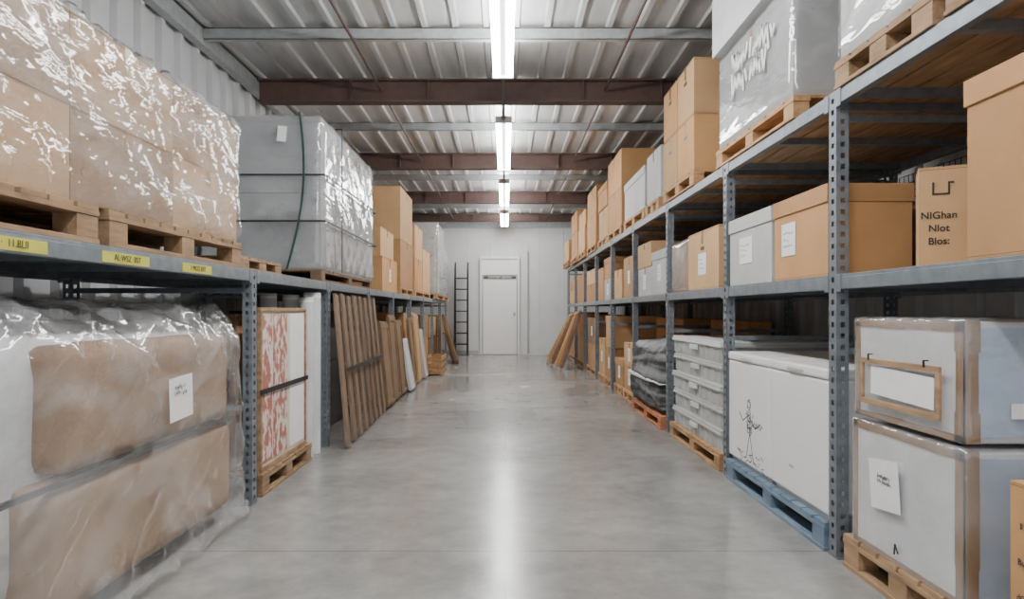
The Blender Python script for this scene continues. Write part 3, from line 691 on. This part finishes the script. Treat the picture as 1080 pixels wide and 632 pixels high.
pallet(1.46,2.42,4.66,6.08,0,.12,label='slatted wooden pallet under stacked plastic bins',group='pallets on the floor')
def tote(x0,x1,y0,y1,z,h,lidm):
    b=MB(); t=.018
    vs=[(x0+t,y0+t,z),(x1-t,y0+t,z),(x1-t,y1-t,z),(x0+t,y1-t,z),(x0+.006,y0+.006,z+h*.8),(x1-.006,y0+.006,z+h*.8),(x1-.006,y1-.006,z+h*.8),(x0+.006,y1-.006,z+h*.8)]
    b.poly(vs,[(0,3,2,1),(4,5,6,7),(0,1,5,4),(1,2,6,5),(2,3,7,6),(3,0,4,7)])
    k=8
    for i in range(k+1):
        yy=y0+.05+(y1-y0-.1)*i/k; b.box((x0+.001,yy-.006,z+.015),(x0+.02,yy+.006,z+h*.8))
    for i in range(5):
        xx=x0+.05+(x1-x0-.1)*i/4; b.box((xx-.006,y0+.001,z+.015),(xx+.006,y0+.02,z+h*.8))
    o=b.obj('storage_bin',PLAST,origin=((x0+x1)/2,(y0+y1)/2,z),bevel=.002)
    r=MB().box((x0-.008,y0-.008,z+h*.74),(x1+.008,y1+.008,z+h*.86)).box((x0-.002,y0-.002,z+h*.86),(x1+.002,y1+.002,z+h))
    r.obj('rim',lidm,origin=o.location,parent=o,bevel=.004)
    m=MB().box((x0-.012,(y0+y1)/2-.10,z+h*.45),(x0+.004,(y0+y1)/2+.10,z+h*.7)); m.obj('handle',PLASTL,origin=o.location,parent=o,bevel=.004)
    return info(o,'ribbed grey plastic storage bin in a stack','storage bin','stacked grey plastic bins')
for k in range(5):
    j=[0,.01,-.005,.012,0][k]
    tote(1.485+j,2.38,4.70+j,6.04,.12+.153*k,.152,PLASTL if k==4 else PLAST)

pallet(1.43,2.2,6.3,7.72,0,.12,mat=WOODO,label='orange-red pallet under a blanket bundle',group='pallets on the floor')
e=empty('blanket_wrapped_bundle',(1.85,7.0,.12))
film(e,1.43,2.2,6.32,7.7,.12,.80,BLANK,r=.14,amp=.018,soft=.05,seed=14,name='moving_blanket',step=.03,fs=1.5)
film(e,1.405,2.22,6.30,7.72,.40,.43,PLASTL,r=.014,amp=.0,seed=14,name='white_cord',step=.1,soft=.045)
info(e,'dark grey patterned blanket bundle tied with white cord','blanket bundle')
stack(1.49,2.0,7.95,8.7,0,[.3,.28],[CARD,CARDL],'-x',labs=(0,1),pal=WOOD,desc='brown carton with white label on floor pallet')
stack(1.49,2.0,8.75,9.4,0,[.34],[CARD],'-x',labs=(0,),pal=WOOD,desc='brown carton with white label on floor pallet')
stack(2.05,2.5,7.95,9.4,0,[.5,.5],[CARD,CARD],'-x',desc='brown carton behind smaller ones')
stack(2.27,2.5,6.4,7.6,0,[.5,.5],[CARD,CARD],'-x',desc='brown carton behind a blanket bundle')
stack(1.49,2.2,9.6,10.3,0,[.45,.45],[CARD,CARDL],'-x',labs=(0,),pal=WOOD,desc='brown carton stacked on floor pallet')
stack(1.49,2.2,10.35,11.0,0,[.55],[CARDL],'-x',labs=(0,),pal=WOOD,desc='brown carton on floor pallet')
stack(1.49,2.2,11.3,12.6,0,[.4,.45],[CARD,CARDD],'-x',labs=(1,),pal=WOOD,desc='brown carton stacked on floor pallet')
stack(1.49,2.2,12.95,14.3,0,[.5,.4],[CARDL,CARD],'-x',pal=WOOD,desc='brown carton stacked on floor pallet')
stack(1.49,2.2,14.6,15.9,0,[.5,.45],[CARD,CARDD],'-x',pal=WOOD,desc='brown carton stacked on floor pallet')
for (k,x0_,yy) in ((0,1.04,12.8),(1,.99,13.3),(2,.93,13.8),(3,.88,14.4)):
    lean((x0_,yy,.02),(1.41,yy+.05,1.10-.02*k),.32,.03,[WOODD,CARD,WOODD,WOOD][k],'brown framed board leaning against end of rack')

# ------------------------------------------------------------ RIGHT middle deck
carton(1.475,2.2,1.53,2.18,RM,1.83,CARD,lid=True,face='-x',label='large brown lidded storage carton')
c=carton(1.655,1.825,2.63,2.81,RM,1.66,CARDL,seam='y',tape=False,label='tall narrow brown carton with printed lettering',rotz=math.radians(-28))
for k,(t,s_) in enumerate((('NIGhan',.038),('Nlot',.037),('Blos:',.037))): text(c,'-y',(1.722,2.63,1.47-.05*k),t,s_,bold=.0007)
b=MB(); b.box((1.70,2.627,1.55),(1.707,2.63,1.60)).box((1.707,2.627,1.55),(1.752,2.63,1.557)).box((1.752,2.627,1.55),(1.759,2.63,1.60)).box((1.759,2.627,1.593),(1.772,2.63,1.60)); b.obj('printed_mark',INK,origin=c.location,parent=c)
carton(1.475,1.86,3.12,3.74,RM,1.68,CARD,lid=True,face='-x',lab=1,laboff=(.12,.0),labsize=(.17,.17),label='brown lidded carton with white paper label')
carton(1.98,2.4,3.2,3.9,RM,1.62,CARDD,label='darker brown carton at the back of the deck')
carton(1.475,1.95,3.78,4.48,RM,1.68,CARDG,lid=True,face='-x',lab=1,labsize=(.22,.16),laboff=(.05,0),label='pale grey lidded box with white paper label')
carton(1.475,1.9,4.72,5.5,RM,1.70,CARDL,face='-x',lab=1,hole=True,labsize=(.2,.16),laboff=(0,-.03),label='brown carton with hand hole and white label')
e=wrapped(1.48,2.1,5.56,6.12,RM,1.70,1,1,1,[CARDD],FILMG,label='dark carton under loose grey film',seed=31,tape=False)
stack(1.48,2.0,6.28,6.95,RM,[.42],[CARDG],'-x',labs=(0,),desc='white box with label on the deck')
stack(1.48,2.0,7.0,7.75,RM,[.3,.26],[CARDG,CARDL],'-x',labs=(0,),desc='small pale box stacked on the deck')
stack(1.48,2.1,7.95,8.7,RM,[.5],[CARD],'-x',labs=(0,),desc='brown carton on the deck')
stack(1.48,2.1,8.75,9.4,RM,[.38],[CARDL],'-x',desc='brown carton on the deck')
stack(1.48,2.1,9.6,10.3,RM,[.3,.3],[CARDG,CARD],'-x',labs=(0,),desc='closed carton on the deck')
stack(1.48,2.1,10.4,11.0,RM,[.5],[CARD],'-x',desc='brown carton on the deck')
stack(1.48,2.1,11.3,12.6,RM,[.3,.25],[CARD,CARDL],'-x',desc='brown carton on the deck')
stack(1.48,2.1,12.9,14.3,RM,[.55],[CARD],'-x',desc='brown carton on the deck')
stack(1.48,2.1,14.6,15.9,RM,[.3,.25],[CARDL,CARD],'-x',desc='brown carton on the deck')

# ------------------------------------------------------------ RIGHT top deck
pallet(1.46,2.45,1.5,2.28,RT,.12,mat=WOODW); pallet(1.46,2.45,2.33,3.04,RT,.12,mat=WOODW); pallet(1.46,2.45,3.46,4.74,RT,.12)
wrapped(1.465,2.4,2.34,3.03,RT+.12,2.95,1,1,2,[CARDG],FILMG,amp=.005,label='grey boxes in stretch film on pallet',seed=41,tape=False,fs=1.5,step=.025)
GB2=surf('mid_grey_board',(.36,.36,.36),(.30,.30,.30),nscale=1.2,rough=.7)
c=carton(1.475,2.2,3.5,4.70,RT+.12,2.81,GB2,face='-x',label='large grey carton with white brushed scrawl')
film(c,1.466,2.215,3.49,4.71,RT+.12,2.815,FILMG,r=.015,amp=.003,seed=44)
scribble(c,'-x',(1.462,4.00,2.585),.80,.27,2,mat=PAPER,name='white_scrawl',off=.004,thick=.026,seed=6,amp=.42,dx=.04,rot=-.04)
carton(1.43,2.2,3.35,4.72,2.84,3.24,WHITEP,label='pale carton on top of a grey carton')
pallet(1.46,2.35,5.3,6.35,RT,.12)
for (y0,y1,z0,z1,m) in ((5.32,5.82,2.2,2.64,CARD),(5.84,6.33,2.2,2.64,CARDL),(5.32,5.82,2.645,3.08,CARDL),(5.84,6.33,2.645,3.08,CARD)):
    carton(1.47,2.25,y0,y1,z0,z1,m,face='-x',hole=True,label='brown carton in a two by two block',group='cartons on the racks')
stack(1.47,2.1,6.55,7.2,RT,[.5],[CARDG],'-x',pal=WOOD,desc='pale grey carton on the top deck')
stack(1.47,2.1,7.25,8.5,RT,[.45],[CARDG],'-x',pal=WOOD,desc='pale grey carton on the top deck')
stack(1.47,2.1,8.7,9.85,RT,[.5,.48],[CARD,CARD],'-x',pal=WOOD,desc='tall brown carton on the top deck')
stack(1.47,2.1,9.95,10.9,RT,[.45,.35],[CARDL,CARD],'-x',pal=WOOD,desc='brown carton on the top deck')
stack(1.45,2.1,11.0,12.2,RT,[.5,.45],[CARD,CARD],'-x',pal=WOOD,desc='brown carton on the top deck')
stack(1.42,2.1,12.3,13.4,RT,[.45,.3],[CARDL,CARD],'-x',pal=WOOD,desc='brown carton on the top deck')
stack(1.40,2.1,13.5,14.7,RT,[.5,.4],[CARD,CARD],'-x',pal=WOOD,desc='brown carton on the top deck')
stack(1.35,2.1,14.8,16.0,RT,[.45],[CARDL],'-x',pal=WOOD,desc='brown carton on the top deck')

# ------------------------------------------------------------ world + camera
w=bpy.data.worlds.new('world'); S.world=w; w.use_nodes=True
w.node_tree.nodes['Background'].inputs[0].default_value=(.95,.97,1,1); w.node_tree.nodes['Background'].inputs[1].default_value=1.15
cam=bpy.data.cameras.new('camera'); co=bpy.data.objects.new('camera',cam); COL.objects.link(co)
co.location=(0,0,1.1); co.rotation_euler=(math.pi/2,0,0); cam.lens=24; cam.sensor_width=36; cam.shift_x=.0065; cam.shift_y=.0111; cam.clip_start=.05
S.camera=co
